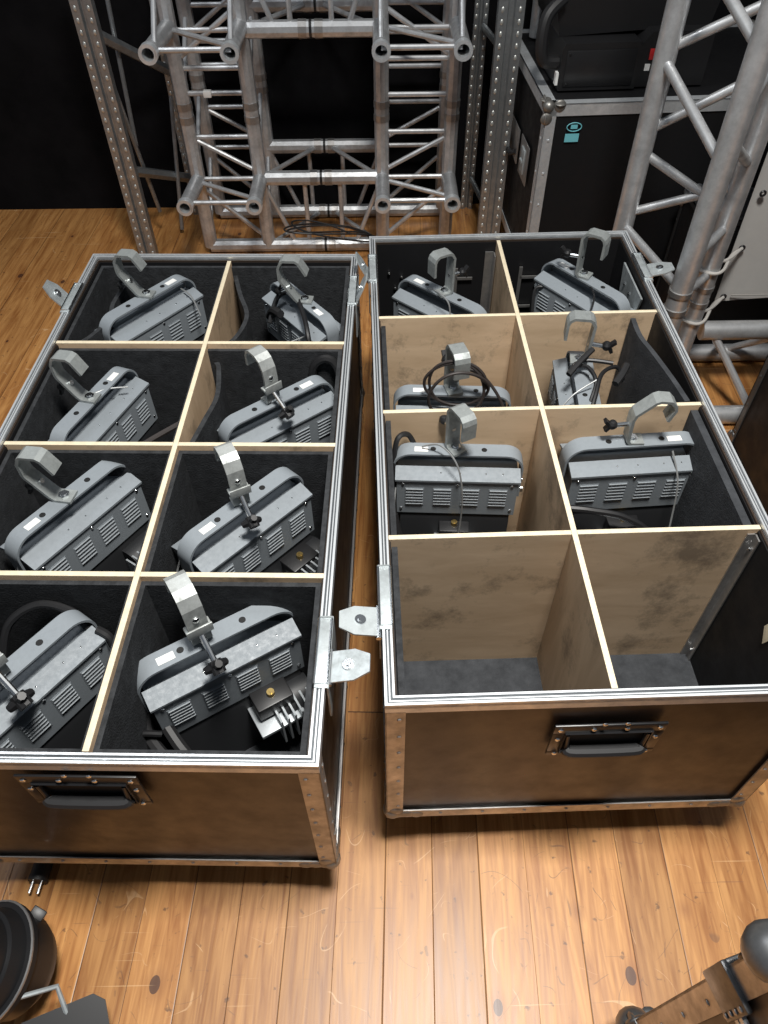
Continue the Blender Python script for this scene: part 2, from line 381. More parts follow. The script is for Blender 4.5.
def foam_sheet(par, pts, z0, z1, th=.009, m=None, name='foam_sheet'):
    P2 = smooth([(a, b, 0) for a, b in pts], 6); n = len(P2); A = []; B = []
    for i, p in enumerate(P2):
        t = (P2[min(i+1, n-1)]-P2[max(i-1, 0)]).normalized(); nn = Vector((-t.y, t.x, 0)); A.append(p+nn*th/2); B.append(p-nn*th/2)
    poly = [(v.x, v.y) for v in A+B[::-1]]
    mb = MB(); vs = [(a, b, z0) for a, b in poly]+[(a, b, z1) for a, b in poly]; N = len(poly)
    fs = [(i, (i+1) % N, N+(i+1) % N, N+i) for i in range(N)]
    for i in range(n-1): fs += [(i, i+1, N-2-i, N-1-i)[::-1], (N+i, N+i+1, 2*N-2-i, 2*N-1-i)]
    return mb.add(vs, fs).build(name, m or FOAM, par)

def make_case(loc, rz, label, cx_div, rows, foam_dividers, handle_pos, plan):
    t = empty('flight_case', (*loc, 0), R(rz), label, 'flight case')
    th = .010; i0 = .006
    W, L_ = CW, CL
    for nm, a, b in (('side_panel', (i0, i0, ZB+.006), (W-i0, i0+th, ZR-.004)), ('side_panel', (i0, L_-i0-th, ZB+.006), (W-i0, L_-i0, ZR-.004)),
                     ('side_panel', (i0, i0+th, ZB+.006), (i0+th, L_-i0-th, ZR-.004)), ('side_panel', (W-i0-th, i0+th, ZB+.006), (W-i0, L_-i0-th, ZR-.004))):
        MB().box(a, b).build(nm, LAM, t)
    wi = i0+th
    # thin black inner skin of the walls
    m = MB(); ring(m, wi, wi, W-wi, L_-wi, .0015, ZB+.018, ZR-.008); m.build('inner_lining', LAMB, t)
    MB().box((i0, i0, ZB), (W-i0, L_-i0, ZB+.016)).build('bottom_panel', LAM, t)
    MB().box((wi, wi, ZB+.016), (W-wi, L_-wi, ZB+.030)).build('floor_foam', FOAMG, t)
    # rim extrusion
    m = MB(); ring(m, 0, 0, W, L_, .0135, ZR-.006, ZR); ring(m, 0, 0, W, L_, .0015, ZR-.018, ZR); ring(m, .012, .012, W-.012, L_-.012, .0015, ZR-.018, ZR)
    ring(m, 0, 0, W, L_, .0035, ZR, ZR+.004); ring(m, .0058, .0058, W-.0058, L_-.0058, .0018, ZR, ZR+.0025); ring(m, .0105, .0105, W-.0105, L_-.0105, .003, ZR, ZR+.004)
    m.build('rim_extrusion', ALU, t, .3)
    m = MB(); ring(m, .0035, .0035, W-.0035, L_-.0035, .0023, ZR-.001, ZR+.0008); ring(m, .0076, .0076, W-.0076, L_-.0076, .0029, ZR-.001, ZR+.0008); m.build('rim_groove', mat_groove, t)
    # bottom and vertical angles
    m = MB(); ring(m, 0, 0, W, L_, .002, ZB, ZB+.026); ring(m, 0, 0, W, L_, .026, ZB-.0015, ZB); m.build('bottom_angle', ALU_DULL, t)
    for cx_, cy_, sx, sy in ((0, 0, 1, 1), (W, 0, -1, 1), (0, L_, 1, -1), (W, L_, -1, -1)):
        m = MB()
        def bb(a, b): m.box(tuple(min(p, q) for p, q in zip(a, b)), tuple(max(p, q) for p, q in zip(a, b)))
        bb((cx_, cy_, ZB+.02), (cx_+sx*.027, cy_+sy*.002, ZR-.016)); bb((cx_, cy_, ZB+.02), (cx_+sx*.002, cy_+sy*.027, ZR-.016))
        e = m.build('corner_angle', ALU_DULL, t)
        studs(e, 'rivet', [(cx_+sx*.019, cy_-sy*.0005, ZB+.05+k*.052) for k in range(7)], .0033, ALU_DULL, YF)
        studs(e, 'rivet', [(cx_-sx*.0005, cy_+sy*.019, ZB+.05+k*.052) for k in range(7)], .0033, ALU_DULL, XF)
        g = MB(); g.ball((cx_+sx*.010, cy_+sy*.010, ZB+.011), .016, 14, 8)
        for dx, dz_ in ((.018, .010), (.034, .011), (.050, .009), (.016, .026)):
            g.ball((cx_+sx*dx, cy_+sy*.001, ZB+dz_), .0125, 12, 6, (1, .32, 1)); g.ball((cx_+sx*.001, cy_+sy*dx, ZB+dz_), .0125, 12, 6, (.32, 1, 1))
        g.build('ball_corner', LEATHER, t)
    studs(t, 'rivet', [(.09+k*(W-.18)/6, -.001, ZB+.013) for k in range(7)], .0032, ALU_DULL, YF)
    studs(t, 'rivet', [(x_, .09+k*(L_-.18)/9, ZB+.013) for k in range(10) for x_ in (-.001, W+.001)], .0032, STEEL, XF)
    # castors
    for x_, y_ in ((.10, .13), (W-.10, .13), (.10, L_-.13), (W-.10, L_-.13)):
        cc = empty('castor', (x_, y_, 0), parent=t)
        MB().tube([(-.016, 0, .045), (.016, 0, .045)], .045, 24).build('wheel', RUBBER, cc)
        q = MB(); q.box((-.045, -.045, .113), (.045, .045, .1185)); q.box((-.022, -.02, .045), (-.019, .02, .114)); q.box((.019, -.02, .045), (.022, .02, .114)); q.tube([(-.024, 0, .045), (.024, 0, .045)], .006, 8); q.build('fork', ZINC, cc)
    # dividers: plywood face with pale edge on top
    dt = .0085; zd0 = ZB+.030; zt = ZR-.003
    def divider(name, a, b, face):
        e = MB().box((a[0], a[1], zd0), (b[0], b[1], zt-.0015)).build(name, face, t)
        MB().box((a[0], a[1], zt-.0015), (b[0], b[1], zt), bev=.0004).build('pale_edge', EDGE, e)
        return e
    lo, hi = .0143, W-.0143
    divider('centre_divider', (cx_div-dt/2, .0180), (cx_div+dt/2, L_-.0180), PLYY)
    for r in rows:
        divider('cross_divider', (lo, r-dt/2), (cx_div-dt/2-.0003, r+dt/2), PLYX)
        divider('cross_divider', (cx_div+dt/2+.0003, r-dt/2), (hi, r+dt/2), PLYX)
    plan(t, cx_div, rows, dt, zd0)
    handle(t, *handle_pos)
    return t

def plan_left(t, c, rows, dt, z0):
    zf = ZR-.015; ft = .0075; g = .0188
    ys = [g]+list(rows)+[CL-g]
    for k in range(4):
        y0, y1 = ys[k]+(dt/2 if k else 0), ys[k+1]-(dt/2 if k < 3 else 0)
        for x0, x1, side in ((g, c-dt/2, 0), (c+dt/2, CW-g, 1)):
            for nm, a, b in (('foam_lining', (x0, y0, z0), (x1, y0+ft, zf)), ('foam_lining', (x0, y1-ft, z0), (x1, y1, zf)),
                             ('foam_lining', (x0, y0+ft, z0), (x0+ft, y1-ft, zf)), ('foam_lining', (x1-ft, y0+ft, z0), (x1, y1-ft, zf))):
                if side == 1 and k in (2, 3) and a[0] == x0 and b[0] < x1: continue       # bare plywood behind the curled sheets
                MB().box(a, b).build(nm, FOAM, t)
    foam_sheet(t, [(c+dt/2+.008, rows[2]+.02), (c+.045, rows[2]+.05), (c+.060, rows[2]+.13), (c+.035, rows[2]+.21), (c+.012, CL-.035)], z0+.002, ZR-.03)
    foam_sheet(t, [(c+dt/2+.010, rows[1]+.02), (c+.028, rows[1]+.09), (c+.040, rows[1]+.16), (c+.030, rows[1]+.24), (c+.022, rows[1]+.262)], z0+.002, ZR-.03)
    foam_sheet(t, [(g+.013, rows[2]+.022), (g+.04, rows[2]+.06), (g+.062, rows[2]+.12), (g+.055, rows[2]+.18), (g+.065, CL-.05)], z0+.002, ZR-.03)
    latch(t, CW-.010, .158, 1, ang=14, fy=-.022); latch(t, CW-.010, 1.03, 1, ang=66, fy=-.02); latch(t, .010, 1.00, -1, ang=55)
def plan_right(t, c, rows, dt, z0):
    g = .0188; ft = .009; zf = ZR-.020
    ys = [g]+list(rows)+[CL-g]
    for k in range(4):
        y0, y1 = ys[k]+(dt/2 if k else 0), ys[k+1]-(dt/2 if k < 3 else 0)
        if k < 3: MB().box((g, y0+.001, z0), (g+ft, y1-.001, zf)).build('foam_lining', FOAM, t)
        if k in (1,): MB().box((CW-g-ft-.004, y0+.001, z0), (CW-g, y1-.001, zf+.006)).build('foam_lining', FOAMG, t)
        if k in (2, 3): MB().box((c+dt/2+.0005, y0+.006, z0), (c+dt/2+.008, y1-.004, zf-.004)).build('foam_lining', FOAM, t)
    foam_sheet(t, [(CW-g-.012, rows[1]+.018), (CW-g-.020, rows[1]+.08), (CW-g-.034, rows[1]+.16), (CW-g-.046, rows[1]+.22), (CW-g-.045, rows[1]+.280)], z0+.002, ZR-.012, .010, FOAMG)
    # aluminium channels that hold the cross dividers on the right wall
    m = MB(); y = rows[0]; x = CW-g
    m.box((x-.0025, y-.022, z0), (x, y-.004, ZR-.012)); m.box((x-.014, y-.0075, z0), (x, y-.0050, ZR-.012)); 
    m.build('divider_channel', ALU_DULL, t)
    q = MB()
    for z in (z0+.03, ZR-.04): q.ball((x-.004, y-.014, z), .0035, 8, 5)
    q.build('channel_screw', STEEL, t)
    m = MB(); m.box((c-.028, CL-g-.004, z0), (c-.006, CL-g, ZR-.03)); m.box((c-.009, CL-g-.025, z0), (c-.006, CL-g, ZR-.03)); m.build('divider_channel', ALU_DULL, t)
    # small screw stubs and latch back plates seen on the bare back wall
    q = MB()
    for x_, z_ in ((.045, .44), (.06, .40), (.075, .43), (.09, .37), (.40, .40), (.43, .45), (.46, .36), (.50, .42), (.53, .33)): q.ball((x_, CL-g-.003, z_), .004, 8, 4)
    q.build('panel_rivet', STEEL, t)
    for x_ in (.205, .36):
        q = MB(); q.box((x_-.004, CL-g-.006, .33), (x_+.004, CL-g-.002, .45)); q.box((x_, CL-g-.006, .42), (x_+.04, CL-g-.002, .426)); q.box((x_, CL-g-.006, .34), (x_+.035, CL-g-.002, .346)); q.build('latch_bar', ALU_DULL, t)
    m = MB(); poly = [(.93, ZR-.02), (1.08, ZR-.02), (1.06, ZR-.10), (1.03, ZR-.15), (.99, ZR-.15), (.95, ZR-.09)]
    m.prism(poly, CW-g-.006, CW-g-.002, 'yz'); hp = m.build('latch_back_plate', ZINC, t)
    q = MB()
    for a, b in ((1.0, -.05), (1.04, -.05), (.98, -.08), (1.02, -.08), (1.0, -.11), (1.03, -.11)): q.ball((CW-g-.007, a, ZR+b), .004, 8, 4)
    q.build('rivet', STEEL, hp)
    latch(t, .010, .168, -1, ang=10, fy=-.040); latch(t, .010, 1.04, -1, ang=62, fy=-.02); latch(t, CW-.010, 1.02, 1, ang=10)
    # pale chipped splinter on the bare right wall
    q = MB(); q.add([(CW-g-.002, .13, .44), (CW-g-.002, .15, .455), (CW-g-.002, .142, .405), (CW-g-.002, .158, .43), (CW-g-.0035, .147, .435)], [(0, 2, 4), (0, 4, 1), (1, 4, 3), (2, 3, 4)]); q.build('splintered_edge', EDGE, t)

LLOC, LROT = Vector((-.682, .372, 0)), -1.5
RLOC, RROT = Vector((-.002, .434, 0)), 1.2
left_case = make_case(LLOC.xy, LROT, 'brown flight case on the left, eight black foam-lined compartments each holding a lamp', .311, (.288, .565, .855), True, (.296, .448), plan_left)
right_case = make_case(RLOC.xy, RROT, 'brown flight case on the right with bare plywood dividers and its two nearest compartments empty', .299, (.281, .571, .862), False, (.304, .412), plan_right)

# ------------------------------------------------------------------ flood lights in the cases
FW = .230
BT = .040                                    # half thickness of the lamp body
def yoke_mesh():
    h = FW/2; r = .032; pr = [(-h, -.100)]
    for k in range(9):
        a = math.pi-k*math.pi/16; pr.append((-h+r+r*math.cos(a), -r+r*math.sin(a)))
    pr += [(-a, b) for a, b in pr[::-1]]
    return MB().strip(pr, .030, .0035).mesh('yoke', PAINT, .4)
def housing_mesh():
    h = FW/2-.007
    m = MB(); m.prism([(-.015, -.036), (.015, -.036), (.016, -.034), (BT-.001, -.041), (BT-.001, -.125), (-BT+.001, -.125), (-BT+.001, -.041), (-.016, -.034)], -h, h, 'yz')
    return m.mesh('housing', PAINT, .3)
def lid_mesh(s_):
    h = FW/2-.004; m = MB()
    poly = [(s_*.014, -.0275), (s_*(BT+.0015), -.0365), (s_*(BT+.0015), -.0405), (s_*.0145, -.034)]
    m.prism(poly, -h, h, 'yz')
    return m.mesh('cover_plate', PAINT, .3)
def louvre_mesh(s_):
    m = MB(); y = s_*(BT-.001)
    m.box((-.017, min(y, y+s_*.0006), -.104), (.017, max(y, y+s_*.0006), -.058))
    for k in range(6):
        z = -.0600-k*.0076
        m.prism([(y, z+.0010), (y+s_*.0022, z-.0008), (y+s_*.0022, z-.0016), (y, z-.0020)], -.0155, .0155, 'yz')
    return m.mesh('louvre_panel', PAINT, .3)
def lip_mesh(s_):
    m = MB(); y = s_*(BT-.001)
    for k in range(6):
        z = -.0600-k*.0076; m.box((-.0150, min(y, y+s_*.0026), z-.0012), (.0150, max(y, y+s_*.0026), z-.0004))
    return m.mesh('louvre_lips', LOUVRE, .3)
def bolt_mesh():
    return MB().tube([(0, 0, 0), (.009, 0, 0)], .0065, 12).mesh('pivot_bolt', STEEL)
def label_mesh(s_): return MB().box((s_*.066-.012, -.008, .0018), (s_*.066+.012, .004, .0026)).mesh('paper_label', WHITE)
PROF_A = [(.020, .0045), (-.014, .0045), (-.024, .012), (-.056, .050), (-.058, .056), (-.058, .078), (-.050, .091), (-.044, .094), (-.014, .095), (-.006, .091), (.012, .066)]
PROF_B = [(.018, .0045), (-.002, .0045), (-.006, .010), (-.008, .055), (-.005, .076), (.004, .090), (.016, .096), (.036, .097), (.047, .091), (.052, .080), (.052, .062)]
PROF_C = [(.020, .0045), (-.006, .0045), (-.012, .010), (-.014, .056), (-.011, .066), (.018, .092), (.026, .095), (.046, .093), (.056, .084), (.058, .076), (.050, .054)]
PROF_D = [(.018, .0045), (-.006, .0045), (-.012, .010), (-.014, .082), (-.008, .091), (-.002, .094), (.026, .094), (.034, .089), (.037, .082), (.037, .052)]
def clamp_meshes():
    d = {}
    for k, pr in (('A', PROF_A), ('B', PROF_B), ('C', PROF_C), ('D', PROF_D)):
        pr = [(a*(.90 if k == 'A' else 1), .0045+(b-.0045)*1.14) for a, b in pr]; d[k] = MB().strip(pr, .030, .0055).mesh('hook', CLAMPZ if k == 'B' else CLAMP, .35)
    m = MB(); m.tube([(0, 0, .006), (0, 0, .011)], .0105, 6); m.tube([(0, 0, .011), (0, 0, .014)], .006, 10); d['nut'] = m.mesh('clamp_bolt', STEEL)
    m = MB(); m.tube([(-.030, 0, .040), (-.056, 0, .026)], .0048, 10); d['screwA'] = m.mesh('clamp_screw', STEEL)
    m = MB(); m.strip([(-.052, .044), (-.060, .024), (-.066, .004)], .010, .005); m.ball((-.060, 0, .024), .009, 8, 5); d['wingA'] = m.mesh('wing_knob', BLACKP)
    m = MB(); m.tube([(.006, 0, .044), (-.052, 0, .010)], .0046, 10); d['screwB'] = m.mesh('clamp_screw', STEEL)
    m = MB(); q = Vector((-.055, 0, .0085)); ax = Vector((-.87, 0, -.49))
    for k in range(3):
        a = k*2.094+.4; u_ = Vector((0, 1, 0))*math.cos(a)+Vector((.49, 0, -.87))*math.sin(a); m.tube([q, q+u_*.019], [.009, .0055], 8)
    m.tube([q-ax*.008, q+ax*.012], .010, 10); d['wingB'] = m.mesh('star_knob', BLACKP)
    m = MB(); m.box((-.016, -.019, .038), (.004, .019, .044), bev=.001); m.box((-.017, -.019, .036), (-.014, .019, .054), bev=.0008); d['plateB'] = m.mesh('nut_plate', CLAMPZ)
    m = MB(); m.ball((-.0105, 0, .066), .0055, 10, 5, (.5, 1, 1)); d['rivetB'] = m.mesh('hook_rivet', STEEL)
    m = MB(); m.tube([(-.010, 0, .046), (-.040, 0, .042)], .0046, 10); d['screwC'] = m.mesh('clamp_screw', STEEL)
    m = MB(); m.strip([(-.058, .030), (-.050, .042), (-.062, .054)], .012, .006); m.ball((-.046, 0, .043), .010, 10, 5); d['wingC'] = m.mesh('wing_knob', BLACKP)
    return d
ME = dict(yoke=yoke_mesh(), housing=housing_mesh(), bolt=bolt_mesh(), l1=label_mesh(-1), l2=label_mesh(1))
for s_ in (-1, 1): ME['lid', s_] = lid_mesh(s_); ME['lou', s_] = louvre_mesh(s_); ME['lip', s_] = lip_mesh(s_)
CM = clamp_meshes()
m = MB(); m.box((-.028, -.075, -.165), (.028, -.030, -.136), bev=.002); TB = m.mesh('terminal_box', BLACKP)
m = MB(); m.tube([(0, -.058, -.137), (0, -.058, -.128)], .0058, 10); m.box((-.001, -.062, -.1285), (.001, -.054, -.1265)); BR = m.mesh('brass_screw', BRASS)
m = MB(); m.box((-.036, -.095, -.180), (.036, -.040, -.172), bev=.001); GP = m.mesh('grey_bracket', LOUVRE)
m = MB()
m.tube([(.050, -.062, -.170), (.105, -.062, -.170)], .032, 24); SD = m.mesh('end_drum', HOUSE)
m = MB()
for k in range(6): m.box((.040+k*.011, -.105, -.205), (.043+k*.011, -.070, -.140))
FN = m.mesh('cooling_fins', LOUVRE)

HOLE = MB().tube([(0, 0, -.0003), (0, 0, .0004)], .0050, 12).mesh('yoke_hole', mat_recess)
def fixture(x, y, ang, ztop, clamp, pang, label, floor_z=.1505, lab=1, extras=(), cables=(), wires=(), boltx=0, size=1, cs=1):
    t = empty('flood_light', (x, y, floor_z), R(ang), label, 'stage light', 'grey flood lights packed in the flight cases')
    dz = (ztop-floor_z)/size-.0018; t.scale = (size,)*3
    def put(name, me, par=t, off=(0, 0, dz)):
        o = link(name, me, par); o.location = off; return o
    yk = put('yoke', ME['yoke']); put('paper_label', ME['l1'] if lab < 0 else ME['l2'], yk, (0, 0, 0))
    for x_ in (-.045, .045): put('yoke_hole', HOLE, yk, (x_, 0, .0019))
    h = put('housing', ME['housing'])
    for s_ in (-1, 1):
        put('cover_plate', ME['lid', s_])
        for x_ in (-.076, -.026, .024, .074):
            l_ = put('louvre_panel', ME['lou', s_], h, (x_, 0, 0)); put('louvre_lips', ME['lip', s_], h, (x_, 0, 0))
        for z_ in (-.070, -.094):
            o = put('pivot_bolt', ME['bolt'], t, (s_*FW/2, 0, dz+z_)); o.rotation_euler = (0, 0, 0 if s_ > 0 else math.pi); o.scale = (1, 1, 1) if z_ < -.08 else (.6, .7, .7)
    studs(h, 'screw_head', [(x_, -BT, z_) for x_, z_ in ((-.097, -.048), (0, -.048), (.097, -.048), (-.100, -.112), (.100, -.112))], .0030, STEEL, YF)
    studs(h, 'screw_head', [(x_, -.026, -.0325) for x_ in (-.03, .005, .05, .08)], .0019, STEEL)
    studs(h, 'screw_head', [(x_, -.0135, -.0315) for x_ in (-.085, -.04, .035, .045, .08)], .0019, STEEL)
    hb = FW/2-.014
    m = MB(); m.prism([(-.034, dz-.125), (.034, dz-.125), (.040, dz-.145), (.040, 0.0), (-.040, 0.0), (-.040, dz-.145)], -hb, hb, 'yz'); m.build('lower_housing', HOUSE, t, .3)
    for e in extras:
        if e[0] == 'term':
            o = put('terminal_box', TB, t, (e[1], e[2], dz+(e[3] if len(e) > 3 else 0))); put('brass_screw', BR, o, (0, 0, 0)); put('grey_bracket', GP, o, (0, 0, 0))
        if e[0] == 'drum':
            o = put('end_drum', SD, t, (e[1], e[2], dz)); put('cooling_fins', FN, o, (0, 0, 0))
    c = empty('hook_clamp', (boltx, 0, dz), R(pang-ang), parent=t); c.scale = (cs/size,)*3
    hk = link('hook', CM[clamp], c); link('clamp_bolt', CM['nut'], c)
    if clamp == 'B':
        link('clamp_screw', CM['screwB'], c); link('star_knob', CM['wingB'], c); link('nut_plate', CM['plateB'], c); link('hook_rivet', CM['rivetB'], c)
    else:
        q_ = 'A' if clamp == 'A' else 'C'; link('clamp_screw', CM['screw'+q_], c); link('wing_knob', CM['wing'+q_], c)
    Mi = (Matrix.Translation((x, y, floor_z)) @ Matrix.Rotation(R(ang), 4, 'Z') @ Matrix.Scale(size, 4)).inverted()
    for pts, r, mm in cables:
        MB().tube([Mi @ p for p in smooth(pts, 8)], r, 8).build('power_cable', mm, t)
    for pts in wires:
        MB().tube([Mi @ p for p in smooth(pts, 8)], .0016, 6).build('safety_wire', WIRE, t)
    return t
CB = .0042
def sh(pts, dx=0, dy=0, dz=0): return [(a+dx, b+dy, c+dz) for a, b, c in pts]
fixture(-.506, 1.400, 52, .508, 'A', -12, 'grey flood light in the back left compartment of the left case', lab=1, size=1.05, cs=.90, boltx=.004,
        wires=[[(-.445, 1.46, .488), (-.42, 1.44, .48), (-.40, 1.41, .45)]],
        cables=[([(-.40, 1.33, .38), (-.385, 1.31, .43), (-.37, 1.29, .41), (-.37, 1.28, .33)], .005, CABLE)])
fixture(-.170, 1.392, -53, .502, 'A', -8, 'grey flood light in the back right compartment of the left case', lab=1, size=.98, cs=.92, boltx=.012,
        wires=[[(-.12, 1.35, .46), (-.17, 1.31, .46), (-.22, 1.29, .45), (-.245, 1.275, .44), (-.235, 1.26, .45), (-.22, 1.27, .455), (-.235, 1.29, .45)]],
        cables=[([(-.245, 1.38, .45), (-.225, 1.42, .49), (-.19, 1.41, .503), (-.165, 1.34, .50), (-.15, 1.27, .48), (-.145, 1.25, .36)], .0055, CABLE),
                ([(-.25, 1.42, .44), (-.235, 1.39, .475), (-.215, 1.36, .485)], .009, RUBBER)])
fixture(-.550, 1.088, 69, .488, 'A', -14, 'grey flood light, left case, second row from the back, left of the centre divider', lab=1, size=1.03, cs=.90, boltx=-.002,
        wires=[[(-.57, 1.08, .49), (-.53, 1.115, .486), (-.495, 1.135, .475)]],
        cables=[([(-.51, .98, .42), (-.47, .985, .44), (-.43, 1.02, .445), (-.38, 1.06, .45)], .0055, CABLEB)])
fixture(-.203, 1.090, 38, .478, 'B', 130, 'grey flood light, left case, second row from the back, hook bent to the left', lab=1, boltx=-.008, size=1.05, cs=.93,
        wires=[[(-.285, 1.005, .45), (-.26, .99, .44), (-.24, .98, .42)]],
        cables=[([(-.13, 1.18, .38), (-.14, 1.195, .46), (-.115, 1.197, .49), (-.09, 1.19, .475), (-.08, 1.16, .42), (-.085, 1.12, .34)], .008, CABLE)])
fixture(-.529, .834, 56, .488, 'A', -10, 'grey flood light, left case, third row from the back, against the left wall', lab=-1, size=1.05, cs=.92, boltx=0,
        wires=[[(-.598, .745, .44), (-.60, .715, .40), (-.597, .70, .34)]],
        cables=[([(-.58, .715, .42), (-.54, .71, .435), (-.49, .695, .435), (-.44, .685, .41), (-.42, .69, .34)], CB, CABLE)],
        extras=(('drum', -.02, .01),))
fixture(-.236, .814, 47, .489, 'B', 118, 'grey flood light in the left case, third row, its hook touching the second divider crossing', lab=-1, size=1.06, cs=.92, boltx=.002,
        wires=[[(-.335, .75, .43), (-.345, .73, .40), (-.33, .72, .40)]],
        extras=(('term', .055, .0), ('drum', .0, .008)))
fixture(-.520, .520, 54, .482, 'B', 140, 'grey flood light cut off by the left edge, in the nearest left-hand compartment', lab=-1, boltx=-.018, size=1.06, cs=1.05,
        cables=[([(-.44, .600, .44), (-.47, .625, .46), (-.52, .632, .47), (-.565, .61, .45), (-.58, .57, .40)], .006, CABLE), ([(-.43, .60, .45), (-.41, .59, .44), (-.40, .57, .40)], .006, CABLE)])
fixture(-.256, .585, 31, .455, 'B', 122, 'grey flood light in the nearest right-hand compartment of the left case', lab=-1, boltx=-.014, size=1.09, cs=1.01,
        cables=[([(-.335, .480, .35), (-.365, .47, .37), (-.36, .44, .38), (-.30, .425, .38), (-.22, .43, .38), (-.19, .415, .37), (-.17, .40, .34)], .0045, CABLE),
                ([(-.325, .45, .32), (-.355, .48, .34), (-.36, .51, .36), (-.345, .51, .35), (-.31, .47, .33), (-.27, .43, .32)], .009, RUBBER)],
        extras=(('term', .045, .002, .015), ('drum', .0, .010)))
fixture(.137, 1.448, -43, .478, 'D', 208, 'grey flood light in the back left compartment of the right case', lab=-1, boltx=.004, size=1.03, cs=.94,
        wires=[[(.105, 1.45, .487), (.125, 1.42, .495), (.145, 1.39, .487), (.15, 1.38, .45)], [(.19, 1.36, .45), (.21, 1.39, .475), (.225, 1.37, .45)]])
fixture(.455, 1.462, -54, .500, 'D', -34, 'grey flood light in the back right compartment of the right case', lab=-1, boltx=-.012, size=1.03, cs=.98,
        cables=[([(.455, 1.46, .495), (.46, 1.40, .493), (.44, 1.35, .47), (.425, 1.33, .42)], .0022, CABLE), ([(.35, 1.47, .38), (.355, 1.51, .44), (.375, 1.51, .45)], .004, CABLE)])
fixture(.138, 1.134, -3, .458, 'D', -75, 'grey flood light behind a coil of black cable in the right case', lab=-1, boltx=.0,
        cables=[([(.140+.055*math.cos(a)*(1+.10*math.sin(a*1.3)), 1.095+.02*math.sin(a*.5), .492+.052*math.sin(a)*(1+.06*math.sin(a*.7))) for a in [k*.5 for k in range(36)]], .0030, CABLEB),
                ([(.145, 1.12, .525), (.19, 1.11, .51), (.232, 1.09, .45), (.243, 1.07, .36), (.24, 1.06, .28)], .0032, CABLEB)])
fixture(.392, 1.148, -94, .468, 'D', 172, 'grey flood light standing end-on with a black plug lying on it, right case', lab=-1, boltx=-.060, cs=1.0,
        cables=[([(.395, 1.06, .42), (.39, 1.05, .45), (.405, 1.09, .478), (.425, 1.14, .49), (.46, 1.165, .485), (.475, 1.15, .46)], .0042, CABLE),
                ([(.39, 1.05, .40), (.395, 1.08, .46), (.41, 1.12, .485), (.40, 1.16, .49), (.375, 1.17, .485), (.40, 1.175, .495), (.45, 1.165, .495)], .0042, CABLE),
                ([(.452, 1.13, .472), (.468, 1.15, .480), (.480, 1.17, .486)], .0075, RUBBER), ([(.36, 1.14, .488), (.385, 1.165, .50), (.412, 1.19, .51)], .006, RUBBER)],
        wires=[[(.335, 1.08, .44), (.365, 1.10, .47), (.41, 1.12, .49)], [(.335, 1.06, .44), (.36, 1.045, .445), (.39, 1.06, .45)]])
fixture(.136, .962, -3, .463, 'D', -62, 'grey flood light with a pale wire arched over its middle, right case', lab=-1, boltx=-.006, size=1.02, cs=.93,
        wires=[[(.07, .965, .468), (.10, .95, .485), (.128, .92, .47), (.140, .90, .42), (.142, .895, .34), (.135, .885, .27)], [(.022, .93, .40), (.018, .89, .35), (.03, .85, .29), (.05, .83, .22)]],
        cables=[([(.06, .980, .45), (.045, .99, .475), (.025, .975, .475), (.018, .95, .42), (.02, .92, .34)], .0050, CABLE), ([(.018, .89, .37), (.03, .865, .32), (.05, .83, .24)], .0075, CABLE)],
        extras=(('term', 0, .010, -.01),))
fixture(.451, .966, 4, .477, 'C', 0, 'grey flood light beside the grey foam wall of the right case, hook open right', lab=1, boltx=-.006, size=1.07, cs=.93,
        wires=[[(.520, .955, .46), (.530, .915, .42), (.532, .89, .35), (.528, .86, .27)]],
        cables=[([(.335, .90, .37), (.38, .893, .37), (.44, .885, .36), (.49, .87, .33), (.51, .85, .26)], .0062, CABLE), ([(.325, .93, .30), (.318, .905, .36), (.335, .90, .37)], .008, CABLE)],
        extras=(('term', 0, .010, -.01),))

# ------------------------------------------------------------------ truss frame behind
def bar(par, name, a, b, r, m=TRUSS, n=10):
    o = par.location; a = Vector(a)-o; b = Vector(b)-o
    return MB().tube([a, b], r, n).build(name, m, par)
def open_tube(par, name, a, b, r, ri, m=TRUSS):
    o = par.location; return MB().pipe(Vector(a)-o, Vector(b)-o, r, ri).build(name, m, par)
tf = empty('box_truss', (-.19, 2.62, 0), 0, 'square aluminium truss frame of box corners standing against the black drape', 'truss')
XS = (-.610, -.402, .008, .230); ZS = (.025, .265, .700, .940); YS = (2.49, 2.74); CR = .0235; BRr = .0078
for y in YS:
    for x in XS:
        segs = [(ZS[0], ZS[3])] if x in (XS[0], XS[3]) else [(ZS[0], ZS[3])]
        for a, b in segs: bar(tf, 'chord', (x, y, a), (x, y, b), CR)
    for z in ZS:
        inner = z in (ZS[1], ZS[2])
        bar(tf, 'chord', (XS[1] if inner else XS[0], y, z), (XS[2] if inner else XS[3], y, z), CR)
for y in YS:                                     # couplers in the middle of every horizontal and vertical chord
    for z in ZS:
        for dx in (-.024, .024): bar(tf, 'coupler', (-.197+dx-.012, y, z), (-.197+dx+.012, y, z), CR+.0018, ALU_DULL)
        bar(tf, 'coupler_gap', (-.201, y, z), (-.193, y, z), CR+.0012, BLACKM)
    for x in XS:
        for dz in (-.02, .02): bar(tf, 'coupler', (x, y, .475+dz-.010), (x, y, .475+dz+.010), CR+.0018, ALU_DULL)
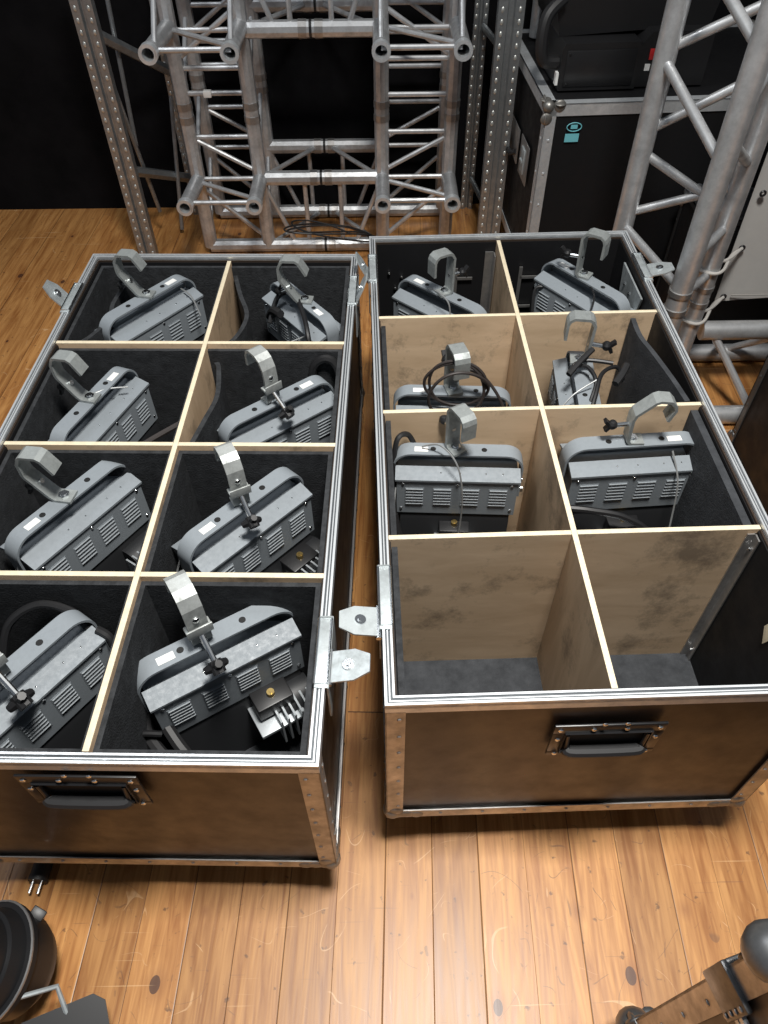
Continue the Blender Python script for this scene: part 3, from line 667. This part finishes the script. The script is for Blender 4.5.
for y in YS:                                     # rungs and diagonals of the two legs
    for (xa, xb), z_list in (((XS[0], XS[1]), (.265, .40, .53, .60, .70)), ((XS[2], XS[3]), (.265, .41, .52, .62, .70))):
        for z in z_list: bar(tf, 'brace', (xa, y, z), (xb, y, z), BRr)
    for a, b in (((XS[0], .40), (XS[1], .285)), ((XS[0], .62), (XS[1], .76)), ((XS[0], .24), (XS[1], .05)), ((XS[3], .40), (XS[2], .285)), ((XS[3], .62), (XS[2], .76)), ((XS[3], .24), (XS[2], .05))):
        bar(tf, 'brace', (a[0], y, a[1]), (b[0], y, b[1]), BRr)
    for z0, z1 in ((ZS[0], ZS[1]), (ZS[2], ZS[3])):      # lacing of the bottom and top beams
        for a, b in ((-.402, -.30), (.008, -.09)): bar(tf, 'brace', (a, y, z1), (b, y, z0), BRr)
        for x in (-.255, -.135): bar(tf, 'brace', (x, y, z0), (x, y, z1), BRr)
for x in XS:                                     # depth lacing
    for z0, z1 in ((.03, .25), (.28, .46), (.50, .68), (.72, .93)): bar(tf, 'brace', (x, YS[0], z0), (x, YS[1], z1), BRr)
for z in ZS[:3]:
    for a, b in ((-.40, -.22), (.0, -.18)): bar(tf, 'brace', (a, YS[0], z), (b, YS[1], z), BRr)
for z in (ZS[1], ZS[2]+.01):                     # open tube ends pointing to the viewer
    yf = 2.285 if z < .5 else 2.25
    for i, x in enumerate(XS):
        open_tube(tf, 'open_chord_end', (x+(-.012 if i == 0 else 0), yf, z), (x, YS[0]-.01, z), CR, CR-.006)
        open_tube(tf, 'end_collar', (x+(-.012 if i == 0 else 0), yf-.001, z), (x+(-.012 if i == 0 else 0), yf+.022, z), CR+.0025, CR-.007, ALU)
        bar(tf, 'brace', (x, yf+.04, z+.01), (x, YS[0], z+.17 if z < .5 else z+.20), BRr) if z > .5 else None
    for a, b in ((0, 1), (2, 3)):
        bar(tf, 'brace', (XS[a], yf+.035, z), (XS[b], yf+.035, z), BRr); bar(tf, 'brace', (XS[a], YS[0]-.02, z), (XS[b], yf+.055, z), BRr)
tg = MB().box((-.012, -.010, -.009), (.012, .010, .009), bev=.001).build('white_tag', WHITE, tf); tg.location = Vector((-.53, 2.487, .53))-tf.location

# loops of thin black cable on the frame's foot
m = MB(); random.seed(3)
pts = [(-.17+.16*math.cos(a*.9)*(1-.010*a), 2.39+.045*math.sin(a*1.1), .075+.075*abs(math.sin(a*.45))) for a in [k*.6 for k in range(34)]]
m.tube(smooth(pts, 5), .0032, 6)
tag(m.build('cable_coil', CABLE), 'loose loops of thin black cable on the foot of the truss frame', 'cable')

# ------------------------------------------------------------------ shelving uprights
def perforated(par, x, y, z0, z1, w_, rz=0, gap=.0):
    e = empty('perforated_post', (x-par.location.x, y-par.location.y, 0), R(rz), parent=par)
    m = MB(); h = w_/2; g = .008+gap
    m.prism([(-h, 0), (-h, .03), (-h+.002, .03), (-h+.002, .002), (-g, .002), (-g+.003, .014), (g-.003, .014), (g, .002), (h-.002, .002), (h-.002, .03), (h, .03), (h, 0), (g-.001, 0), (g-.005, .011), (-g+.005, .011), (-g+.001, 0)], z0, z1, 'xy')
    m.build('profile', POSTM, e, .3)
    d = MB().ball((0, 0, 0), .0048, 8, 4, (1, .5, 1.6)).mesh('embossed_hole', STUDM)
    n = int((z1-z0)/.030)
    for k in range(min(n, 34)):
        for s_ in (-1, 1):
            o = link('embossed_hole', d, e); o.location = (s_*(h+g)/2, -.001, z0+.015+k*.030)
    return e
POSTM = mat('galvanised_post', (.36, .38, .39), .42, .8, 30, .25)
STUDM = mat('bright_punched_edge', (.62, .63, .60), .35, .6)
sr_ = empty('shelving_rack', (-.845, 2.46, 0), 0, 'perforated galvanised shelving post on the left with crossing brackets behind it', 'shelving')
perforated(sr_, -.838, 2.46, 0, 1.0, .062); perforated(sr_, -.700, 2.77, 0, .985, .050)
for a, b, w_ in (((-.83, 2.48, .70), (-.69, 2.76, .50), .028), ((-.83, 2.48, .30), (-.69, 2.76, .145), .028)):
    o = sr_.location; MB().tube([Vector(a)-o, Vector(b)-o], w_*.6, 6).build('bracket', POSTM, sr_)
for a, b in (((-.82, 2.50, .56), (-.80, 2.60, .10)), ((-.70, 2.70, .45), (-.74, 2.62, .02)), ((-.80, 2.60, .80), (-.81, 2.55, .35))):
    bar(sr_, 'thin_brace', a, b, .007, POSTM)
sr2 = empty('shelving_rack', (.398, 2.47, 0), 0, 'double perforated galvanised post between the truss frame and the black case', 'shelving')
perforated(sr2, .372, 2.40, 0, 1.0, .074, 0, .004); perforated(sr2, .335, 2.79, 0, .9, .045)
for z in (.12, .62): bar(sr2, 'bracket', (.39, 2.47, z), (.345, 2.78, z), .010, POSTM)

# ------------------------------------------------------------------ black flight case with equipment on it
def plain_case(name, loc, rz, size, label, body, edge, corner=BALL, castors=True, joint=None, cr_=.024, ew=.030):
    t = empty(name, (*loc[:2], 0), R(rz), label, 'flight case'); W, L_, (z0, z1) = size
    MB().box((.004, .004, z0+.003), (W-.004, L_-.004, z1-.003)).build('body', body, t)
    V = [(0, 0), (W, 0), (W, L_), (0, L_)]
    for k in range(4):
        x, y = V[k]; sx, sy = (1 if x == 0 else -1), (1 if y == 0 else -1); m = MB()
        for a, b in (((x, y), (x+sx*ew, y+sy*.003)), ((x, y), (x+sx*.003, y+sy*ew))):
            m.box((min(a[0], b[0]), min(a[1], b[1]), z0), (max(a[0], b[0]), max(a[1], b[1]), z1))
        e = m.build('edge_angle', edge, t)
        for z in [z0+.06+.09*i for i in range(int((z1-z0-.1)/.09)+1)]:
            studs(e, 'rivet', [(x+sx*ew*.6, y-sy*.0005, z)], .004, edge, YF); studs(e, 'rivet', [(x-sx*.0005, y+sy*ew*.6, z)], .004, edge, XF)
    for z, sz in ((z0, 1), (z1, -1)):
        for a, b in (((0, 0), (W, 0)), ((0, L_), (W, L_)), ((0, 0), (0, L_)), ((W, 0), (W, L_))):
            m = MB(); hx = a[0] == b[0]
            if hx:
                s_ = 1 if a[0] == 0 else -1; x = a[0]
                m.box((min(x, x+s_*.003), 0, min(z, z+sz*ew)), (max(x, x+s_*.003), L_, max(z, z+sz*ew))); m.box((min(x, x+s_*ew), 0, min(z, z+sz*.003)), (max(x, x+s_*ew), L_, max(z, z+sz*.003)))
            else:
                s_ = 1 if a[1] == 0 else -1; y = a[1]
                m.box((0, min(y, y+s_*.003), min(z, z+sz*ew)), (W, max(y, y+s_*.003), max(z, z+sz*ew))); m.box((0, min(y, y+s_*ew), min(z, z+sz*.003)), (W, max(y, y+s_*ew), max(z, z+sz*.003)))
            m.build('edge_angle', edge, t)
        for x, y in V:
            sx, sy = (1 if x == 0 else -1), (1 if y == 0 else -1)
            g = MB(); g.ball((x+sx*.007, y+sy*.007, z+sz*.007), cr_, 16, 10)
            for nx_ in range(3):
                for q_ in range(3):
                    if q_ == nx_: continue
                    c_ = [.004, .004, .004]; c_[q_] = .036; c_[nx_] = 0; sc_ = [1, 1, 1]; sc_[nx_] = .3
                    g.ball((x+sx*c_[0], y+sy*c_[1], z+sz*c_[2]), .016, 12, 6, tuple(sc_))
            g.build('ball_corner', corner, t)
    if castors:
        for x_, y_ in ((.09, .09), (W-.09, .09), (.09, L_-.09), (W-.09, L_-.09)):
            cc = empty('castor', (x_, y_, 0), parent=t)
            MB().tube([(-.016, 0, .045), (.016, 0, .045)], .045, 20).build('wheel', RUBBER, cc)
            q = MB(); q.box((-.04, -.04, z0-.006), (.04, .04, z0)); q.box((-.022, -.02, .045), (-.019, .02, z0-.005)); q.box((.019, -.02, .045), (.022, .02, z0-.005)); q.build('fork', ZINC, cc)
    return t
bc = plain_case('flight_case', (.442, 2.085), 3, (.80, .62, (.12, .632)), 'tall black flight case with a cyan sticker in the back right corner', LAMB, ALU, LEATHER, ew=.030, cr_=.016)
st_ = MB().box((.062, -.0012, .535), (.100, .0005, .556)).build('cyan_sticker', CYAN, bc)
m = MB(); m.tube([(.083+.020*math.cos(a), -.0018, .574+.011*math.sin(a)) for a in [k*math.pi/10 for k in range(20)]], .0013, 6, closed=True); m.build('sticker_ring', CYAN, bc)
MB().box((.074, -.0014, .569), (.092, .0004, .579)).build('sticker_band', CYAN, bc)
hl = empty('case_latch', (-.002, .16, .42), parent=bc)
m = MB(); m.box((-.003, -.055, -.055), (.0, .055, .055), bev=.001); m.build('latch_plate', ALU_DULL, hl)
m = MB(); m.box((-.008, -.02, -.035), (-.003, .02, .035), bev=.001); m.tube([(-.009, -.012, 0), (-.009, .012, 0)], .004, 8); m.build('latch_wing', ZINC, hl)
hh = empty('case_handle', (-.002, .33, .42), parent=bc)
m = MB(); m.box((-.003, -.08, -.05), (0, .08, .05), bev=.001); m.build('handle_plate', ALU_DULL, hh)
MB().tube(smooth([(-.004, -.06, -.02), (-.016, -.04, -.03), (-.016, .04, -.03), (-.004, .06, -.02)], 5), .008, 8).build('grip', RUBBER, hh)

eq = empty('equipment_box', (.482, 2.17, .635), R(3), 'black moulded equipment box with a red rocker switch on the black case', 'equipment')
m = MB(); m.prism([(0, 0), (.21, 0), (.21, .100), (.205, .112), (.006, .112), (0, .10)], 0, .30, 'xz'); m.build('front_block', BLACKP, eq)
m = MB(); m.prism([(.213, 0), (.40, 0), (.40, .13), (.235, .13), (.213, .105)], .012, .30, 'xz'); m.build('switch_block', BLACKP, eq)
MB().box((.012, -.003, .010), (.198, 0, .096), bev=.001).build('front_panel', BLACKM, eq)
MB().box((.236, .008, .066), (.250, .013, .092), bev=.001).build('red_switch', RED, eq)
MB().box((.230, .0095, .040), (.244, .013, .056)).build('white_label', WHITE, eq)
m = MB(); m.prism([(.0, .112), (.40, .13), (.42, .24), (.40, .30), (-.01, .30), (-.03, .24)], .06, .34, 'xz'); m.build('upper_housing', BLACKM, eq)
studs(eq, 'case_screw', [(.055+k*.055, .057, .205-k*.002) for k in range(6)], .004, STEEL, YF)
studs(eq, 'case_screw', [(.02, -.004, .018), (.02, -.004, .088)], .004, BLACKM, YF)
m = MB(); m.tube(smooth([(-.005, .05, .20), (-.045, .03, .17), (-.055, .02, .12), (-.045, .02, .07), (-.005, .03, .06)], 6), .016, 10); m.build('carrying_loop', RUBBER, eq)
m = MB(); m.box((-.010, -.002, .015), (-.003, .015, .045)); m.build('paper_tag', WHITE, eq)
pl = MB(); pl.tube([(.49, 2.62, .636), (.485, 2.62, 1.05)], .022, 16)
tag(pl.build('metal_pole', TRUSS), 'short grey metal pole rising behind the equipment on the black case', 'pole')

# ------------------------------------------------------------------ upright truss on the right
tt = empty('truss_tower', (.66, 1.6, 0), 0, 'upright aluminium triangular truss tower with thick tubes behind the right case', 'truss')
A_, B_, C_ = (.662, 1.44), (.603, 1.74), (.818, 1.66)
TR = .0235
for (x, y), z0 in ((A_, .0), (B_, .0), (C_, .0)):
    bar(tt, 'chord', (x, y, z0), (x, y, 1.35 if y > 1.5 else 1.12), TR, n=24)
def zb(a, za, b, zb_, r=.0105):
    A3 = Vector((*a, za)); B3 = Vector((*b, zb_)); d = (B3-A3).normalized(); bar(tt, 'brace', A3+d*.018, B3-d*.018, r, n=12)
zb(B_, .862, C_, .965+.03); zb(B_, .844, A_, .752); zb(B_, .699, C_, .828+.03); zb(B_, .655, C_, .545); zb(B_, .508, C_, .56+.05)
zb(B_, .477, A_, .630-.15); zb(B_, .461, A_, .36); zb(A_, .553, C_, .506); zb(A_, .463, C_, .384); zb(A_, .80, C_, .66); zb(A_, .82, C_, .95); zb(A_, .95, B_, 1.05); zb(B_, .30, C_, .12); zb(A_, .33, C_, .15); zb(B_, .28, A_, .12)
for p, z in ((A_, .455), (C_, .33), (B_, .33)):
    for d in (-.022, .022): bar(tt, 'coupler', (*p, z+d-.006), (*p, z+d+.006), TR+.0022, ALU_DULL, 24)
HY = 1.68
htr = empty('base_truss', (1.1, 1.7, 0), 0, 'aluminium truss lying flat on the floor under the white canvas', 'truss')
bar(htr, 'chord', (.862, HY, .205), (1.75, HY, .205), .0255, n=24); bar(htr, 'chord', (.862, HY-.14, .0265), (1.75, HY-.14, .0265), .0255, n=24); bar(htr, 'chord', (.862, HY+.14, .0265), (1.75, HY+.14, .0265), .0255, n=24)
for x in (.90, 1.14, 1.38, 1.62):
    for s_ in (-1, 1):
        bar(htr, 'brace', (x, HY, .195), (x+.11, HY+s_*.14, .04), .010); bar(htr, 'brace', (x+.13, HY+s_*.14, .04), (x+.22, HY, .195), .010)
bar(htr, 'coupler', (1.06, HY, .205), (1.072, HY, .205), .029, ALU_DULL, 24)

# white canvas laced to the tower
m = MB(); nx, nz = 14, 14; vs = []; fs = []
for j in range(nz+1):
    for i in range(nx+1):
        u, v = i/nx, j/nz; x = .927+u*.75; z = .222+v*.95-.012*math.sin(u*9)*(1-v)*.5+.010*math.sin(math.pi*u*2)
        vs.append((x, 1.79+.012*math.sin(u*7+v*3), z))
n0 = len(vs); vs += [(a, b+.0016, c) for a, b, c in vs]
for j in range(nz):
    for i in range(nx):
        a = j*(nx+1)+i; fs += [(a, a+1, a+nx+2, a+nx+1), (n0+a, n0+a+nx+1, n0+a+nx+2, n0+a+1)]
m.add(vs, fs); cv = m.build('canvas_sheet', CLOTH, None, 3); tag(cv, 'grey-white canvas sheet with eyelets, laced beside the upright truss', 'canvas')
for z in (.240, .385, .53, .68, .83, .98):
    MB().tube([(.945+.006*math.cos(a), 1.786, z+.006*math.sin(a)) for a in [k*math.pi/6 for k in range(12)]], .003, 6, closed=True).build('eyelet', BLACKM, cv)
MB().box((.965, 1.785, .243), (1.67, 1.788, .246)).build('bottom_seam', mat('seam_thread', (.33, .32, .30), .9), cv)
for z0, z1 in ((.385, .40), (.240, .255)):
    m = MB(); m.tube(smooth([(.943, 1.782, z0), (.90, 1.74, z1-.01), (.850, 1.655, z1), (.818, 1.632, z1+.004), (.789, 1.655, z1+.003), (.806, 1.690, z1), (.87, 1.70, z1), (.943, 1.784, z0)], 6), .0042, 8)
    tag(m.build('lacing_rope', mat('grey_rope', (.50, .48, .45), .8)), 'upper grey rope tying the canvas eyelet to the truss tower' if z0 > .3 else 'lower grey rope tying the canvas corner to the truss tower', 'rope')

plain_case('flight_case', (.86, 1.865), 0, (.9, .19, (.0, .42)), 'low black trunk in the shade behind the white canvas', LAMB, mat('black_edge', (.02, .02, .021), .5), castors=False, ew=.015, cr_=.010)

# tall black case at the right edge
plain_case('flight_case', (.928, 1.05), 0, (.60, .40, (.0, 1.05)), 'tall narrow black case with a grey edge at the right border of the photo', LAMB, mat('dark_grey_edge', (.12, .125, .13), .45, .6), castors=False, ew=.020, cr_=.012)

# ------------------------------------------------------------------ case in the lower right corner
t = plain_case('flight_case', (.340, .145), 0, (.45, .45, (.10, .625)), 'brown laminate case with a steel ball corner in the lower right corner', LAM, ALU_DULL, BALL, ew=.032, cr_=.027)
t.rotation_euler.z = R(16)
o_ = Matrix.Rotation(R(16), 3, 'Z') @ Vector((0, .45, 0)); t.location = (.340-o_.x, .145-o_.y, 0)
m = MB()
for z in (.488, .500): ring(m, -.003, -.003, .453, .453, .005, z-.004, z+.004)
m.build('lid_joint_extrusion', ALU, t)
m = MB(); m.box((-.006, .408, .470), (.001, .456, .530), bev=.002); m.box((0, .449, .470), (.045, .456, .530), bev=.002); br_ = m.build('corner_brace', BALL, t)
studs(br_, 'rivet', [(-.007, .414, z) for z in (.478, .492, .506, .520)], .0036, ALU_DULL, XF)
# ------------------------------------------------------------------ black stage lamp in the lower left corner
sl = empty('stage_lamp', (-.572, .236, 0), 0, 'round black stage lamp with a lens on the floor in the lower left corner', 'stage light')
ax = Vector((-.42, -.10, .90)).normalized(); Q = Vector((0, 0, 1)).rotation_difference(ax).to_matrix()
def lathe(prof, n=40):
    m = MB(); vs = []; 
    for r_, z_ in prof:
        for k in range(n): a = 2*math.pi*k/n; vs.append(Q @ Vector((r_*math.cos(a), r_*math.sin(a), z_)) + Vector((0, 0, .045)))
    fs = [(i*n+k, i*n+(k+1) % n, (i+1)*n+(k+1) % n, (i+1)*n+k) for i in range(len(prof)-1) for k in range(n)]
    return m.add(vs, fs)
lathe([(.001, -.0), (.060, .0), (.072, .02), (.076, .060), (.084, .062), (.084, .074), (.076, .076), (.072, .100), (.066, .102), (.066, .128), (.058, .130), (.056, .118)]).build('lamp_drum', BLACKP, sl)
lathe([(.0835, .071), (.0862, .072), (.0862, .0745), (.0835, .0755)]).build('rim_band', ALU_DULL, sl)
lathe([(.062, .1295), (.0645, .132), (.059, .132)]).build('lens_ring', BLACKM, sl)
lathe([(.057, .116), (.045, .126), (.025, .132), (.001, .134)]).build('lens', GLASS, sl)
def L2(p): return Vector(p)-sl.location
m = MB(); m.box((-.014, -.010, -.006), (.014, .010, .010), bev=.002); cl_ = m.build('lens_clip', BLACKP, sl); cl_.location = L2((-.552, .298, .103)); cl_.scale = (.8, .8, .7); cl_.rotation_euler = (0, R(20), R(-25))
m = MB(); P3 = [L2(p) for p in ((-.620, .150, .150), (-.575, .172, .135), (-.492, .199, .110), (-.477, .168, .085), (-.455, .110, .050))]
m.tube(P3, .0042, 8); m.build('yoke_bracket', ZINC, sl)
m = MB(); m.tube([L2((-.592, .178, .13)), L2((-.575, .165, .115)), L2((-.57, .14, .10))], .007, 10); m.build('tilt_bolt', STEEL, sl)
m = MB(); m.prism([(0, 0), (.115, 0), (.115, .050), (.100, .064), (.0, .064)], 0, .003, 'xy'); fl = m.build('barn_door_flap', BLACKM, sl)
fl.location = L2((-.515, .098, .080)); fl.rotation_euler = (R(14), R(6), R(22))

# plug on the floor under the left case
pg = empty('mains_plug', (-.606, .362, 0), R(-4), 'black mains plug with two pins on the floor under the left case', 'plug')
m = MB(); m.tube([(0, .012, .0165), (0, .045, .0165), (0, .075, .0165)], [.0158, .0158, .009], 20); m.tube([(0, .006, .0165), (0, .014, .0165)], .0165, 20); m.build('plug_body', RUBBER, pg)
for s_ in (-1, 1): MB().tube([(s_*.0075, .008, .0165), (s_*.0075, -.013, .0165)], .0024, 8).build('pin', STEEL, pg)
MB().tube(smooth([(0, .07, .0165), (.01, .12, .008), (-.03, .22, .006), (.05, .34, .006)], 6), .0045, 8).build('plug_cable', CABLE, pg)
